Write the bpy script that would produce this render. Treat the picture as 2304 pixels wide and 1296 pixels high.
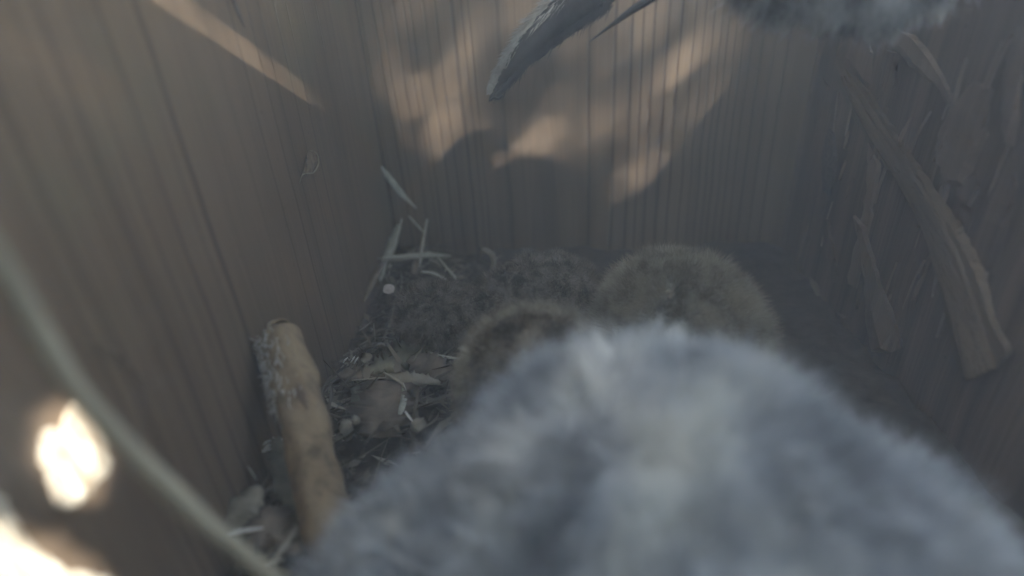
import bpy, bmesh, math, random
import numpy as np
from mathutils import Vector, Matrix, noise as mnoise

for o in list(bpy.data.objects):
    bpy.data.objects.remove(o, do_unlink=True)
scene = bpy.context.scene
COL = scene.collection
rng = np.random.default_rng(11)
random.seed(11)

# ------------------------------------------------------------------ camera
D = 0.40                      # camera to back wall
H = 0.190                     # lens above the box floor
FPX = 1250.0                  # focal length in photo pixels (2304 wide)
cd = Vector((147, -2342, -FPX)).normalized()          # world down, in camera axes
cy = Vector((73, (147 * 73 + FPX * FPX) / 2342.0, -FPX)).normalized()   # world +Y
cz = -cd
cx = cy.cross(cz).normalized()
cy = cz.cross(cx).normalized()
R = Matrix((cx, cy, cz))                               # camera axes -> world axes
CAMPOS = Vector((0, 0, H))
cam_data = bpy.data.cameras.new('camera')
cam = bpy.data.objects.new('camera', cam_data)
COL.objects.link(cam)
cam.matrix_world = Matrix.Translation(CAMPOS) @ R.to_4x4()
cam_data.sensor_width = 36.0
cam_data.lens = 36.0 * FPX / 2304.0
cam_data.clip_start = 0.005
cam_data.clip_end = 200.0
cam_data.dof.use_dof = True
cam_data.dof.focus_distance = 0.29
cam_data.dof.aperture_fstop = 3.0
scene.camera = cam

# ------------------------------------------------------------------ sky, sun, exposure
SUN = Vector((-0.46, 0.60, -0.62)).normalized()        # the way the light travels
world = bpy.data.worlds.new('World')
scene.world = world
world.use_nodes = True
wn = world.node_tree
bg = wn.nodes['Background']
sky = wn.nodes.new('ShaderNodeTexSky')
sky.sky_type = 'NISHITA'
sky.sun_disc = False
sky.sun_elevation = math.asin(-SUN.z)
sky.sun_rotation = math.atan2(-SUN.x, -SUN.y)
wn.links.new(sky.outputs[0], bg.inputs['Color'])
bg.inputs['Strength'].default_value = 0.075
sun_data = bpy.data.lights.new('sun', 'SUN')
sun_data.energy = 5.0
sun_data.angle = math.radians(0.8)
sun_data.color = (1.0, 0.97, 0.92)
sun = bpy.data.objects.new('sun', sun_data)
COL.objects.link(sun)
sun.rotation_euler = SUN.to_track_quat('-Z', 'Y').to_euler()
sun.location = (0.5, -1.5, 2.5)
scene.view_settings.view_transform = 'Standard'
scene.view_settings.look = 'None'
scene.view_settings.gamma = 1.0
scene.view_settings.use_curve_mapping = False
scene.view_settings.exposure = 4.42
scene.cycles.max_bounces = 8
scene.cycles.diffuse_bounces = 5
scene.cycles.volume_bounces = 1
scene.cycles.use_denoising = True
scene.cycles.sample_clamp_indirect = 4.0

# ------------------------------------------------------------------ pixel -> place in the box
def ray(px, py):
    return R @ Vector(((px - 1152.0) / FPX, -(py - 648.0) / FPX, -1.0))

def P(px, py, depth):
    return CAMPOS + ray(px, py) * depth

def hit(px, py, axis, val):
    d = ray(px, py)
    return CAMPOS + d * ((val - CAMPOS[axis]) / d[axis])

XL = hit(880, 480, 1, D).x
XR = hit(1748, 590, 1, D).x
YF = -0.10
TOP = 0.198
HIGH = 0.32
def on_back(px, py, off=0.0): return hit(px, py, 1, D - off)
def on_left(px, py, off=0.0): return hit(px, py, 0, XL + off)
def on_right(px, py, off=0.0): return hit(px, py, 0, XR - off)
def on_floor(px, py, h=0.0): return hit(px, py, 2, h)

# ------------------------------------------------------------------ material helpers
class NT:
    def __init__(self, name, rough=0.85, spec=0.15):
        self.m = bpy.data.materials.new(name)
        self.m.use_nodes = True
        self.t = self.m.node_tree
        self.bsdf = self.t.nodes['Principled BSDF']
        self.bsdf.inputs['Roughness'].default_value = rough
        self.bsdf.inputs['Specular IOR Level'].default_value = spec
        self.co = None
    def put(self, sock, v):
        if isinstance(v, bpy.types.NodeSocket):
            self.t.links.new(v, sock)
        else:
            sock.default_value = v
    def math(self, op, a, b=0.0, c=0.0, clamp=False):
        n = self.t.nodes.new('ShaderNodeMath')
        n.operation = op
        n.use_clamp = clamp
        self.put(n.inputs[0], a); self.put(n.inputs[1], b); self.put(n.inputs[2], c)
        return n.outputs[0]
    def coords(self):
        if self.co is None:
            n = self.t.nodes.new('ShaderNodeTexCoord')
            self.co = n.outputs['Object']
        return self.co
    def xyz(self, v=None):
        n = self.t.nodes.new('ShaderNodeSeparateXYZ')
        self.t.links.new(v or self.coords(), n.inputs[0])
        return n.outputs
    def vec(self, x, y, z):
        n = self.t.nodes.new('ShaderNodeCombineXYZ')
        for i, v in enumerate((x, y, z)): self.put(n.inputs[i], v)
        return n.outputs[0]
    def mapped(self, scale, rot=(0, 0, 0)):
        n = self.t.nodes.new('ShaderNodeMapping')
        self.t.links.new(self.coords(), n.inputs[0])
        n.inputs['Scale'].default_value = scale
        n.inputs['Rotation'].default_value = rot
        return n.outputs[0]
    def noise(self, vec, scale=1.0, detail=3.0, rough=0.55, dist=0.0):
        n = self.t.nodes.new('ShaderNodeTexNoise')
        self.t.links.new(vec, n.inputs['Vector'])
        n.inputs['Scale'].default_value = scale
        n.inputs['Detail'].default_value = detail
        n.inputs['Roughness'].default_value = rough
        n.inputs['Distortion'].default_value = dist
        return n.outputs['Fac']
    def ramp(self, v, stops):
        n = self.t.nodes.new('ShaderNodeValToRGB')
        self.t.links.new(v, n.inputs[0])
        e = n.color_ramp.elements
        while len(e) < len(stops): e.new(0.5)
        for el, (p, c) in zip(e, stops):
            el.position = p
            el.color = (c[0], c[1], c[2], 1) if hasattr(c, '__len__') else (c, c, c, 1)
        return n.outputs[0]
    def mix(self, f, a, b, mode='MIX'):
        n = self.t.nodes.new('ShaderNodeMix')
        n.data_type = 'RGBA'
        n.blend_type = mode
        self.put(n.inputs[0], f)
        for s, v in ((n.inputs[6], a), (n.inputs[7], b)):
            self.put(s, v if isinstance(v, bpy.types.NodeSocket) else (v[0], v[1], v[2], 1))
        return n.outputs[2]
    def smooth(self, v, lo, hi, a=0.0, b=1.0):
        n = self.t.nodes.new('ShaderNodeMapRange')
        n.interpolation_type = 'SMOOTHSTEP'
        self.put(n.inputs[0], v)
        for i, k in enumerate((lo, hi, a, b)): n.inputs[1 + i].default_value = k
        return n.outputs[0]
    def bump(self, h, strength=0.4, dist=0.001):
        n = self.t.nodes.new('ShaderNodeBump')
        n.inputs['Strength'].default_value = strength
        n.inputs['Distance'].default_value = dist
        self.t.links.new(h, n.inputs['Height'])
        self.t.links.new(n.outputs[0], self.bsdf.inputs['Normal'])
    def color(self, c):
        self.put(self.bsdf.inputs['Base Color'], c if isinstance(c, bpy.types.NodeSocket) else (c[0], c[1], c[2], 1))
        return self.m

def wood(name, base, dark, axis, lines=(), arch=None, seed=0.0, fine=1.0, green=None, bumpk=1.0, along=None, bandk=0.45, fibk=0.6):
    w = NT(name, 0.8, 0.2)
    x, y, z = w.xyz()[:3]
    if along:
        dy, dz = along
        y, z = (w.math('SUBTRACT', w.math('MULTIPLY', y, dz), w.math('MULTIPLY', z, dy)),
                w.math('ADD', w.math('MULTIPLY', y, dy), w.math('MULTIPLY', z, dz)))
    a = x if axis == 0 else y
    wob = w.noise(w.vec(w.math('MULTIPLY', a, 5.0), seed, w.math('MULTIPLY', z, 6.0)), 1.0, 2.0)
    aw = w.math('ADD', a, w.math('MULTIPLY', w.math('SUBTRACT', wob, 0.5), 0.010))
    band = w.noise(w.vec(w.math('MULTIPLY', aw, 75.0), seed, w.math('MULTIPLY', z, 1.6)), 1.0, 2.0)
    fib = w.noise(w.vec(w.math('MULTIPLY', aw, 900.0 * fine), seed, w.math('MULTIPLY', z, 16.0)), 1.0, 4.0, 0.65)
    tone = w.noise(w.vec(w.math('MULTIPLY', a, 9.0), seed + 3, w.math('MULTIPLY', z, 7.0)), 1.0, 4.0)
    saw = w.math('FRACT', w.math('ADD', w.math('MULTIPLY', aw, 105.0 * fine), w.math('MULTIPLY', band, 3.0)))
    late = w.smooth(saw, 0.55, 1.0)
    f = w.math('ADD', w.math('MULTIPLY', w.smooth(band, 0.3, 0.75), bandk), w.math('MULTIPLY', late, 0.08))
    f = w.math('ADD', f, w.math('MULTIPLY', w.math('SUBTRACT', fib, 0.45), fibk))
    f = w.math('ADD', f, w.math('MULTIPLY', w.math('SUBTRACT', tone, 0.5), 0.7), clamp=True)
    col = w.mix(f, base, dark)
    mask = None
    for (pos, wd, st) in lines:
        m = w.math('SUBTRACT', 1.0, w.math('DIVIDE', w.math('ABSOLUTE', w.math('SUBTRACT', aw, pos)), wd), clamp=True)
        m = w.math('MULTIPLY', m, st)
        mask = m if mask is None else w.math('MAXIMUM', mask, m)
    if arch:
        xa, za, k = arch
        dx = w.math('SUBTRACT', aw, xa)
        q = w.math('SUBTRACT', w.math('SUBTRACT', za, z), w.math('MULTIPLY', w.math('MULTIPLY', dx, dx), k))
        inside = w.smooth(q, -0.004, 0.012)
        col = w.mix(w.math('MULTIPLY', inside, 0.28), col, dark)
        for off in (0.03, 0.075):
            rim = w.math('SUBTRACT', 1.0, w.math('DIVIDE', w.math('ABSOLUTE', w.math('ADD', q, off)), 0.010), clamp=True)
            mask = w.math('MAXIMUM', mask, w.math('MULTIPLY', rim, 0.2))
    h = w.math('MULTIPLY', fib, 0.5)
    if mask is not None:
        col = w.mix(w.math('MULTIPLY', mask, 0.75), col, (dark[0] * .45, dark[1] * .42, dark[2] * .42))
        h = w.math('SUBTRACT', h, w.math('MULTIPLY', mask, 0.8))
    if green:
        g = w.smooth(w.noise(w.coords(), 14.0, 3.0), 0.5, 0.75)
        col = w.mix(w.math('MULTIPLY', g, 0.35), col, green)
    speck = w.smooth(w.noise(w.coords(), 330.0, 1.0), 0.74, 0.80)
    col = w.mix(w.math('MULTIPLY', speck, 0.5), col, (dark[0] * .6, dark[1] * .6, dark[2] * .6))
    w.bump(h, 0.45, 0.0012 * bumpk)
    return w.color(col)

def simple(name, c1, c2, scale=60.0, rough=0.8, bump=0.3, stretch=(1, 1, 1), rot=(0, 0, 0), spec=0.15):
    w = NT(name, rough, spec)
    v = w.mapped(tuple(scale * s for s in stretch), rot)
    n = w.noise(v, 1.0, 4.0, 0.6)
    w.bump(n, bump, 0.001)
    return w.color(w.ramp(n, [(0.3, c1), (0.7, c2)]))

# ------------------------------------------------------------------ object helpers
def link(name, me, mat=None, parent=None, smooth=False):
    o = bpy.data.objects.new(name, me)
    COL.objects.link(o)
    if mat is not None: me.materials.append(mat)
    if parent is not None: o.parent = parent
    if smooth:
        me.polygons.foreach_set('use_smooth', [True] * len(me.polygons))
    return o

def mesh(name, verts, faces):
    me = bpy.data.meshes.new(name)
    me.from_pydata([tuple(v) for v in verts], [], faces)
    me.update()
    return me

def tag(o, label, cat, group=None, kind=None):
    o['label'] = label
    o['category'] = cat
    if group: o['group'] = group
    if kind: o['kind'] = kind
    return o

def empty(name, loc, label, cat, group=None):
    o = bpy.data.objects.new(name, None)
    COL.objects.link(o)
    o.location = loc
    return tag(o, label, cat, group)

def adopt(child, parent):
    """parent without moving: the parents here are unrotated Empties"""
    child.parent = parent
    child.matrix_parent_inverse = Matrix.Translation(-Vector(parent.location))
    return child

def box(lo, hi):
    x0, y0, z0 = lo; x1, y1, z1 = hi
    v = [(x0, y0, z0), (x1, y0, z0), (x1, y1, z0), (x0, y1, z0), (x0, y0, z1), (x1, y0, z1), (x1, y1, z1), (x0, y1, z1)]
    f = [(0, 3, 2, 1), (4, 5, 6, 7), (0, 1, 5, 4), (1, 2, 6, 5), (2, 3, 7, 6), (3, 0, 4, 7)]
    return v, f

def spline(pts, n):
    """Catmull-Rom through Vectors"""
    pts = [Vector(p) for p in pts]
    if len(pts) == 2:
        return [pts[0].lerp(pts[1], i / (n - 1)) for i in range(n)]
    out = []
    segs = len(pts) - 1
    for i in range(n):
        t = i / (n - 1) * segs
        k = min(int(t), segs - 1)
        u = t - k
        p0 = pts[max(k - 1, 0)]; p1 = pts[k]; p2 = pts[k + 1]; p3 = pts[min(k + 2, segs)]
        out.append(0.5 * ((2 * p1) + (p2 - p0) * u + (2 * p0 - 5 * p1 + 4 * p2 - p3) * u * u + (3 * p1 - p0 - 3 * p2 + p3) * u ** 3))
    return out

def lerp_list(vals, t):
    if not hasattr(vals, '__len__'): return vals
    s = t * (len(vals) - 1)
    k = min(int(s), len(vals) - 2)
    return vals[k] + (vals[k + 1] - vals[k]) * (s - k)

def tube_geo(pts, radii, n=24, sides=8, jit=0.0, V=None, F=None):
    V = [] if V is None else V
    F = [] if F is None else F
    c = spline(pts, n)
    b0 = len(V)
    ref = Vector((0.3, 0.2, 1)).normalized()
    for i, p in enumerate(c):
        d = (c[min(i + 1, n - 1)] - c[max(i - 1, 0)]).normalized()
        s = d.cross(ref)
        if s.length < 1e-3: s = d.cross(Vector((1, 0, 0)))
        s.normalize(); u = s.cross(d)
        r = lerp_list(radii, i / (n - 1))
        for k in range(sides):
            an = 2 * math.pi * k / sides
            q = s * math.cos(an) + u * math.sin(an)
            rr = r
            if jit: rr *= 1 + jit * mnoise.noise(Vector((p * 90)) + q * 1.2)
            V.append(p + q * rr)
    for i in range(n - 1):
        for k in range(sides):
            a = b0 + i * sides + k; b = b0 + i * sides + (k + 1) % sides
            F.append((a, b, b + sides, a + sides))
    F.append(tuple(b0 + k for k in range(sides))[::-1])
    F.append(tuple(b0 + (n - 1) * sides + k for k in range(sides)))
    return V, F

def tube(name, pts, radii, mat, n=24, sides=8, jit=0.0, parent=None):
    V, F = tube_geo(pts, radii, n, sides, jit)
    o = link(name, mesh(name, V, F), mat, None, True)
    if parent is not None: adopt(o, parent)
    return o

def blade_geo(pts, widths, up, n=14, thick=0.0005, fold=0.25, ragged=0.0, seed=0, V=None, F=None):
    """leaf or straw blade: a closed thin section with a raised midrib"""
    V = [] if V is None else V
    F = [] if F is None else F
    rr = random.Random(seed)
    c = spline(pts, n)
    b0 = len(V)
    for i, p in enumerate(c):
        d = (c[min(i + 1, n - 1)] - c[max(i - 1, 0)]).normalized()
        s = d.cross(up)
        if s.length < 1e-4: s = d.cross(Vector((1, 0.1, 0)))
        s.normalize(); u = s.cross(d).normalized()
        w = lerp_list(widths, i / (n - 1)) * 0.5
        wl = w * (1 + ragged * rr.uniform(-1, 0.6)); wr = w * (1 + ragged * rr.uniform(-1, 0.6))
        V += [p - s * wl + u * w * fold, p + u * thick, p + s * wr + u * w * fold, p - u * thick]
    for i in range(n - 1):
        for k in range(4):
            a = b0 + i * 4 + k; b = b0 + i * 4 + (k + 1) % 4
            F.append((a, b, b + 4, a + 4))
    F.append((b0 + 3, b0 + 2, b0 + 1, b0))
    e = b0 + (n - 1) * 4
    F.append((e, e + 1, e + 2, e + 3))
    return V, F

UP = Vector((0, 0, 1))
def blade(name, pts, widths, mat, up=None, parent=None, **kw):
    if up is None:
        mid = pts[len(pts) // 2]
        up = ((CAMPOS - mid).normalized() * 0.6 + UP * 0.6).normalized()
    V, F = blade_geo(pts, widths, up, **kw)
    o = link(name, mesh(name, V, F), mat, None, True)
    if parent is not None: adopt(o, parent)
    return o

def ragged(outline, step, amp, rnd):
    out = []
    m = len(outline)
    for i in range(m):
        a = Vector(outline[i]); b = Vector(outline[(i + 1) % m])
        k = max(1, int((b - a).length / step))
        for j in range(k):
            p = a.lerp(b, j / k)
            out.append((p.x + rnd.uniform(-amp, amp), p.y + rnd.uniform(-amp, amp)))
    return out

def relief(name, outline, plane, thick, mat, parent=None, inset=0.25, sink=0.003, step=22, amp=3.0, seed=1, tilt=None, rnd_amp=1.0, smooth=False):
    """a split piece of wood standing proud of a wall: outline in photo pixels on that wall, real thickness"""
    rnd = random.Random(seed)
    o2 = ragged(outline, step, amp, rnd)
    m = len(o2)
    cx_ = sum(p[0] for p in o2) / m; cy_ = sum(p[1] for p in o2) / m
    dirp = Vector((outline[len(outline) // 2][0] - outline[0][0], outline[len(outline) // 2][1] - outline[0][1])).normalized()
    V, F = [], []
    def lift(p):
        return tilt(p) if tilt else 1.0
    for p in o2: V.append(plane(p[0], p[1], -sink))
    for p in o2: V.append(plane(p[0], p[1], thick * 0.55 * lift(p) * (1 + rnd_amp * rnd.uniform(-.2, .15))))
    ins = []
    for p in o2:       # inset towards the long axis of the piece
        v = Vector((p[0] - cx_, p[1] - cy_))
        al = v.dot(dirp)
        ax = Vector((cx_, cy_)) + dirp * al
        q = Vector(p).lerp(ax, inset)
        ins.append(q)
        V.append(plane(q.x, q.y, thick * lift(q) * (1 + rnd_amp * rnd.uniform(-.15, .1))))
    for r in range(2):
        for i in range(m):
            j = (i + 1) % m
            F.append((r * m + i, r * m + j, (r + 1) * m + j, (r + 1) * m + i))
    F.append(tuple(2 * m + i for i in range(m)))
    F.append(tuple(range(m))[::-1])
    me = mesh(name, V, F)
    bm = bmesh.new(); bm.from_mesh(me)
    bmesh.ops.triangulate(bm, faces=[f for f in bm.faces if len(f.verts) > 4])
    bmesh.ops.recalc_face_normals(bm, faces=bm.faces)
    bm.to_mesh(me); bm.free()
    o = link(name, me, mat, None, smooth)
    if parent is not None: o.parent = parent
    return o

# ================================================================== THE BOX
T = 0.018
# grain lines read off the boards: (photo x, photo y) -> position along the board
bl = []
for px, w_, s_ in [(826, .0012, .6), (838, .0009, .6), (866, .0010, .8), (884, .0010, .7), (912, .0012, .5), (934, .0010, .7), (948, .0010, .7), (977, .0014, .6), (1002, .0012, .7),
                   (1037, .0018, .9), (1057, .0010, .6), (1072, .0012, .7), (1131, .0022, .6), (1168, .0010, .3), (1328, .0016, .9), (1385, .0018, 1.), (1421, .0014, 1.),
                   (1445, .0012, .9), (1469, .0013, 1.), (1499, .0014, 1.), (1527, .0012, 1.), (1557, .0011, .9), (1579, .0010, .8), (1599, .0010, .8), (1617, .0010, .7), (1632, .0010, .8),
                   (1650, .0009, .7), (1668, .0010, .8), (1688, .0010, .6), (1712, .0012, .7), (1740, .0010, .6), (1770, .0012, .7)]:
    bl.append((on_back(px, 150).x, w_, s_))
bl.append((XL + .0006, .0022, 1.0))  # corner shading painted as a dark line, not grain
apex = on_back(1222, 245)
M_back = wood('back board wood', (.175, .127, .083), (.074, .052, .036), 0, bl, (apex.x, apex.z, 700.0), 1.7, 1.0)
ll = []
for px, py, w_, s_ in [(205, 430, .0016, .6), (250, 420, .0020, .7), (300, 400, .0016, .6), (335, 330, .0022, .8), (378, 220, .0030, 1.0), (430, 460, .0016, .4), (565, 190, .0012, .9), (597, 160, .0012, 1.0),
                       (620, 150, .0010, .8), (645, 120, .0009, .7), (668, 110, .0009, .7), (700, 100, .0008, .5), (728, 100, .0010, .6), (756, 100, .0010, .6), (140, 500, .0020, .5), (90, 430, .0018, .5), (40, 420, .0020, .4)]:
    ll.append((on_left(px, py).y, w_ * .8, s_ * .95))
ll.append((D - .0008, .0035, 1.1))  # same corner shading painted into the left board colour
M_left = wood('left board wood', (.135, .094, .059), (.060, .040, .026), 1, ll, None, 8.3, 0.8, (.11, .10, .055), 1.0, None, .32, 1.15)
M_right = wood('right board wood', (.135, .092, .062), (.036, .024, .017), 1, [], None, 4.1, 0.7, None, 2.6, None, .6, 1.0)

left = link('left_wall', mesh('left_wall', *box((XL - T, YF, -T), (XL, D, HIGH))), M_left)
tag(left, 'brown wooden side board with a pale diagonal sun streak near its top', 'wall', kind='structure')
back = link('back_wall', mesh('back_wall', *box((XL - T, D, -T), (XR + T, D + T, HIGH))), M_back)
tag(back, 'rear wooden board with vertical grain and soft dappled sun spots', 'wall', kind='structure')
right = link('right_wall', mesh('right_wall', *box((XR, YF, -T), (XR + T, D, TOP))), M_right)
tag(right, 'dark splintered side board with torn strips and a leaning split slat', 'wall', kind='structure')

front = link('shade_front', mesh('shade_front', *box((XL - T, YF - T - .0005, -T), (XR + T, YF - .0005, .245))), M_right)  # unseen board, added to cut skylight, kept below the sun rays
tag(front, 'unseen wooden front board added behind the lens to cut skylight', 'wall', kind='structure')
lid = empty('shade_lid', (XL, D, HIGH), 'unseen lid boards and laths added above the box to cut skylight and shape the sun streak', 'lid')
adopt(link('shade_board', mesh('shade_board', *box((XL - T, .285, HIGH + .001), (XR + T, D + T, HIGH + .016))), M_right), lid)  # unseen boards added to cut skylight, cut back to let the sun in
adopt(link('shade_board', mesh('shade_board', *box((XL - T, YF - T, HIGH + .001), (-.065, .284, HIGH + .016))), M_right), lid)

def up_sun(p, z):
    return p - SUN * ((p.z - z) / SUN.z)
def lath(e0, e1, side, w, gap_):  # unseen laths, added so their slit shapes the sun streak
    d = (e1 - e0).normalized(); n = Vector((-d.y, d.x, 0)) * side
    q = [e0 + n * gap_, e1 + n * gap_, e1 + n * (gap_ + w), e0 + n * (gap_ + w)]
    V = [Vector((v.x, v.y, HIGH - .0005)) for v in q] + [Vector((v.x, v.y, HIGH + .0007)) for v in q]
    F = [(0, 3, 2, 1), (4, 5, 6, 7), (0, 1, 5, 4), (1, 2, 6, 5), (2, 3, 7, 6), (3, 0, 4, 7)]
    me = mesh('streak_lath', V, F)
    bm = bmesh.new(); bm.from_mesh(me); bmesh.ops.recalc_face_normals(bm, faces=bm.faces); bm.to_mesh(me); bm.free()
    return link('streak_lath', me, M_right)
k1, k2 = up_sun(on_left(330, -6), HIGH), up_sun(on_left(720, 248), HIGH)
kd = (k2 - k1).normalized()
LOWSIDE = Vector((-kd.y, kd.x, 0)).dot(up_sun(on_left(400, 180), HIGH) - k1) > 0
adopt(lath(k1 - kd * .05, k2 + kd * .03, 1 if LOWSIDE else -1, .034, .0008), lid)
adopt(lath(k1 - kd * .05, k2 + kd * .03, -1 if LOWSIDE else 1, .012, .0110), lid)

M_floor = simple('nest floor', (.030, .024, .018), (.065, .050, .038), 130.0, 0.95, 0.8)
NX, NY = 70, 90
V, F = [], []
def floor_h(x, y):
    e = 0.010 * math.exp(-(D - y) / 0.05) + 0.006 * math.exp(-(x - XL) / 0.03)
    return 0.003 + e * (0.7 + 0.6 * mnoise.noise(Vector((x * 25, y * 25, 3)))) + 0.004 * mnoise.noise(Vector((x * 60, y * 60, 0))) + 0.002 * mnoise.noise(Vector((x * 190, y * 190, 9)))
for j in range(NY):
    for i in range(NX):
        x = XL + 0.0005 + (XR - XL - 0.001) * i / (NX - 1); y = YF + (D - 0.0005 - YF) * j / (NY - 1)
        V.append((x, y, floor_h(x, y)))
for j in range(NY - 1):
    for i in range(NX - 1):
        a = j * NX + i
        F.append((a, a + 1, a + NX + 1, a + NX))
fl = link('floor', mesh('floor', V, F), M_floor, None, True)
tag(fl, 'dark uneven layer of trodden litter covering the nest floor', 'floor', kind='structure')
base = link('base_board', mesh('base_board', *box((XL + .0005, YF, -T), (XR - .0005, D - .0005, -0.006))), M_right)
tag(base, 'wooden base board under the litter', 'floor', kind='structure')

# ------------------------------------------------------------------ torn right board
sa, sb = on_right(1880, 140), on_right(2235, 850)
sl = math.hypot(sb.y - sa.y, sb.z - sa.z)
M_split = wood('split wood', (.130, .092, .056), (.042, .029, .02), 1, [], None, 2.2, 1.3, None, 3.0, ((sb.y - sa.y) / sl, (sb.z - sa.z) / sl))
M_torn = wood('torn wood', (.17, .122, .085), (.075, .053, .038), 1, [], None, 6.2, 1.4, None, 2.5)
M_knot = simple('knot wood', (.05, .04, .036), (.11, .085, .07), 500.0, 0.8, 0.5)
def slat_lift(p): return 0.35 + 0.65 * min(1.0, max(0.0, (p[1] - 140) / 500.0))
o = relief('split_slat', [(1878, 140), (1893, 215), (1925, 275), (1960, 325), (2005, 390), (2047, 450), (2080, 520), (2102, 580), (2114, 645), (2125, 711), (2140, 780), (2161, 845), (2190, 852), (2225, 835), (2262, 812), (2282, 788),
                          (2252, 745), (2238, 700), (2224, 635), (2202, 580), (2164, 510), (2122, 450), (2070, 375), (2020, 300), (1965, 220), (1915, 160)], on_right, 0.006, M_split, None, 0.35, 0.002, 14, 3.5, 3, slat_lift, .8, False)
tag(o, 'pale pointed split slat slanting down the dark right wall', 'wood splinter')
slat = o
V, F = [], []
for i in range(150):
    t0 = random.uniform(.0, .9); t1 = min(1.0, t0 + random.uniform(.08, .35)); sv_ = random.uniform(-.9, .9)
    pp = []
    for k in range(4):
        t = t0 + (t1 - t0) * k / 3
        y = 150 + t * 690
        x = np.interp(y, (150, 250, 350, 500, 700, 840), (1893, 1945, 2010, 2102, 2175, 2212)); hw = np.interp(y, (150, 250, 350, 500, 700, 840), (10, 22, 26, 32, 46, 46))
        s_ = sv_ + random.uniform(-.05, .05)
        th = .006 * slat_lift((x, y)) * (1 - max(0, abs(s_) - .5) * .9)
        pp.append(on_right(x + s_ * hw * .9, y - s_ * hw * .42, th + .0003))
    blade_geo(pp, [.0003, random.uniform(.0008, .0026), .0004], Vector((-1, 0, 0)), 8, random.uniform(.0004, .0011), -.15, .2, i, V, F)
so = link('fibres', mesh('fibres', V, F), M_split, slat); so['kind'] = 'stuff'
o = relief('split_slat', [(1926, 485), (1936, 560), (1944, 640), (1946, 720), (1958, 790), (1995, 796), (2034, 782), (2022, 735), (2000, 680), (1980, 630), (1968, 580), (1950, 510)], on_right, 0.010, M_torn, None, 0.4, 0.002, 16, 2.5, 4)
tag(o, 'short brown split sliver left of the long pale slat', 'wood splinter')
strips = [
    ([(1840, 160), (1838, 300), (1832, 420), (1815, 520), (1830, 540), (1852, 470), (1868, 330), (1872, 200)], .004),
    ([(1952, 320), (1950, 420), (1930, 520), (1905, 640), (1925, 650), (1950, 560), (1970, 450), (1985, 370)], .006),
    ([(1850, 500), (1852, 570), (1872, 640), (1884, 620), (1872, 540), (1868, 490)], .006),
    ([(1820, 620), (1822, 700), (1832, 800), (1856, 830), (1852, 720), (1842, 640)], .004),
    ([(1880, 700), (1892, 780), (1912, 850), (1940, 860), (1920, 780), (1905, 710)], .004),
    ([(2105, 360), (2112, 300), (2140, 240), (2190, 180), (2232, 200), (2222, 290), (2200, 360), (2182, 430), (2140, 420)], .007),
    ([(2150, 440), (2160, 400), (2190, 390), (2205, 420), (2180, 470)], .006),
    ([(2000, 60), (2010, 110), (2060, 160), (2110, 200), (2135, 240), (2140, 200), (2105, 140), (2060, 80)], .005),
    ([(2170, 560), (2200, 450), (2240, 380), (2275, 330), (2290, 420), (2268, 520), (2240, 620)], .004),
    ([(2250, 250), (2262, 130), (2290, 60), (2303, 130), (2296, 260), (2280, 330)], .005),
    ([(2010, 640), (2030, 560), (2060, 560), (2070, 650), (2050, 720), (2030, 720)], .004),
    ([(1905, 130), (1925, 60), (1955, 50), (1965, 140), (1960, 190)], .004),
    ([(1980, 190), (1990, 110), (2015, 120), (2020, 210), (2010, 250)], .004),
]
for i, (ol, th) in enumerate(strips):
    relief('torn_strip', ol, on_right, th * .55, M_torn if i % 2 else M_right, right, 0.45, 0.002, 16, 3.0, 20 + i)
V, F = [], []
for i in range(70):
    px, py = random.uniform(1815, 2300), random.uniform(60, 900)
    if py > 560 + (2304 - px) * .75: continue
    p = on_right(px, py, random.uniform(.0004, .0015)); L = random.uniform(.008, .032); k = random.gauss(0, .10)
    q = p + Vector((-random.uniform(0, .0025), k * L, -L))
    if q.z < .004 or q.y > D - .002: continue
    blade_geo([p, p.lerp(q, .5) - Vector((random.uniform(0, .0008), 0, 0)), q], [.0006, random.uniform(.0014, .0045), .0005], Vector((-1, 0, 0)), 6, random.uniform(.0004, .0009), -.1, .25, i, V, F)
tf = link('torn_fibres', mesh('torn_fibres', V, F), M_torn, right); tf['kind'] = 'stuff'
kn = relief('knot', [(1866, 288), (1850, 330), (1845, 380), (1852, 430), (1868, 442), (1880, 400), (1884, 350), (1878, 300)], on_right, 0.0035, M_knot, right, 0.5, 0.002, 18, 1.0, 40)
kn['label'] = 'dark oval knot in the torn board'

# ------------------------------------------------------------------ left board details
M_chip = simple('bark chip', (.10, .072, .05), (.20, .15, .105), 300.0, 0.85, 0.4)
M_pale = simple('pale fibre', (.15, .13, .095), (.26, .228, .17), 300.0, 0.8, 0.2)
crack = relief('crack', [(521, -5), (530, 22), (540, 45), (549, 62), (546, 44), (537, 20), (529, -5)], on_left, 0.0006, M_knot, left, 0.5, 0.001, 12, 0.8, 51)
crack['label'] = 'narrow dark split near the top edge'
c0 = on_left(700, 365, 0.002)
chip = empty('bark_chip', c0, 'small brown bark chip with a pale edge clinging to the left wall', 'bark chip')
adopt(relief('flake', [(690, 345), (684, 372), (680, 392), (690, 396), (702, 388), (713, 372), (716, 350), (704, 338)], on_left, 0.003, M_chip, None, 0.4, 0.0005, 9, 1.5, 52), chip)
tube('fibre', [on_left(674, 412, .001), on_left(682, 392, .003), on_left(706, 388, .003), on_left(717, 366, .003), on_left(712, 345, .002), on_left(698, 338, .001)], [.0002, .0004, .0004, .0002], M_pale, 16, 5, 0, chip)
M_sunpatch = simple('painted sun patch', (.16, .105, .055), (.66, .59, .46), 170.0, .8, .5, (1, 2.2, .45), (.5, 0, 0))  # sun glare put into the colour: pale enough to burn out white
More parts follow.
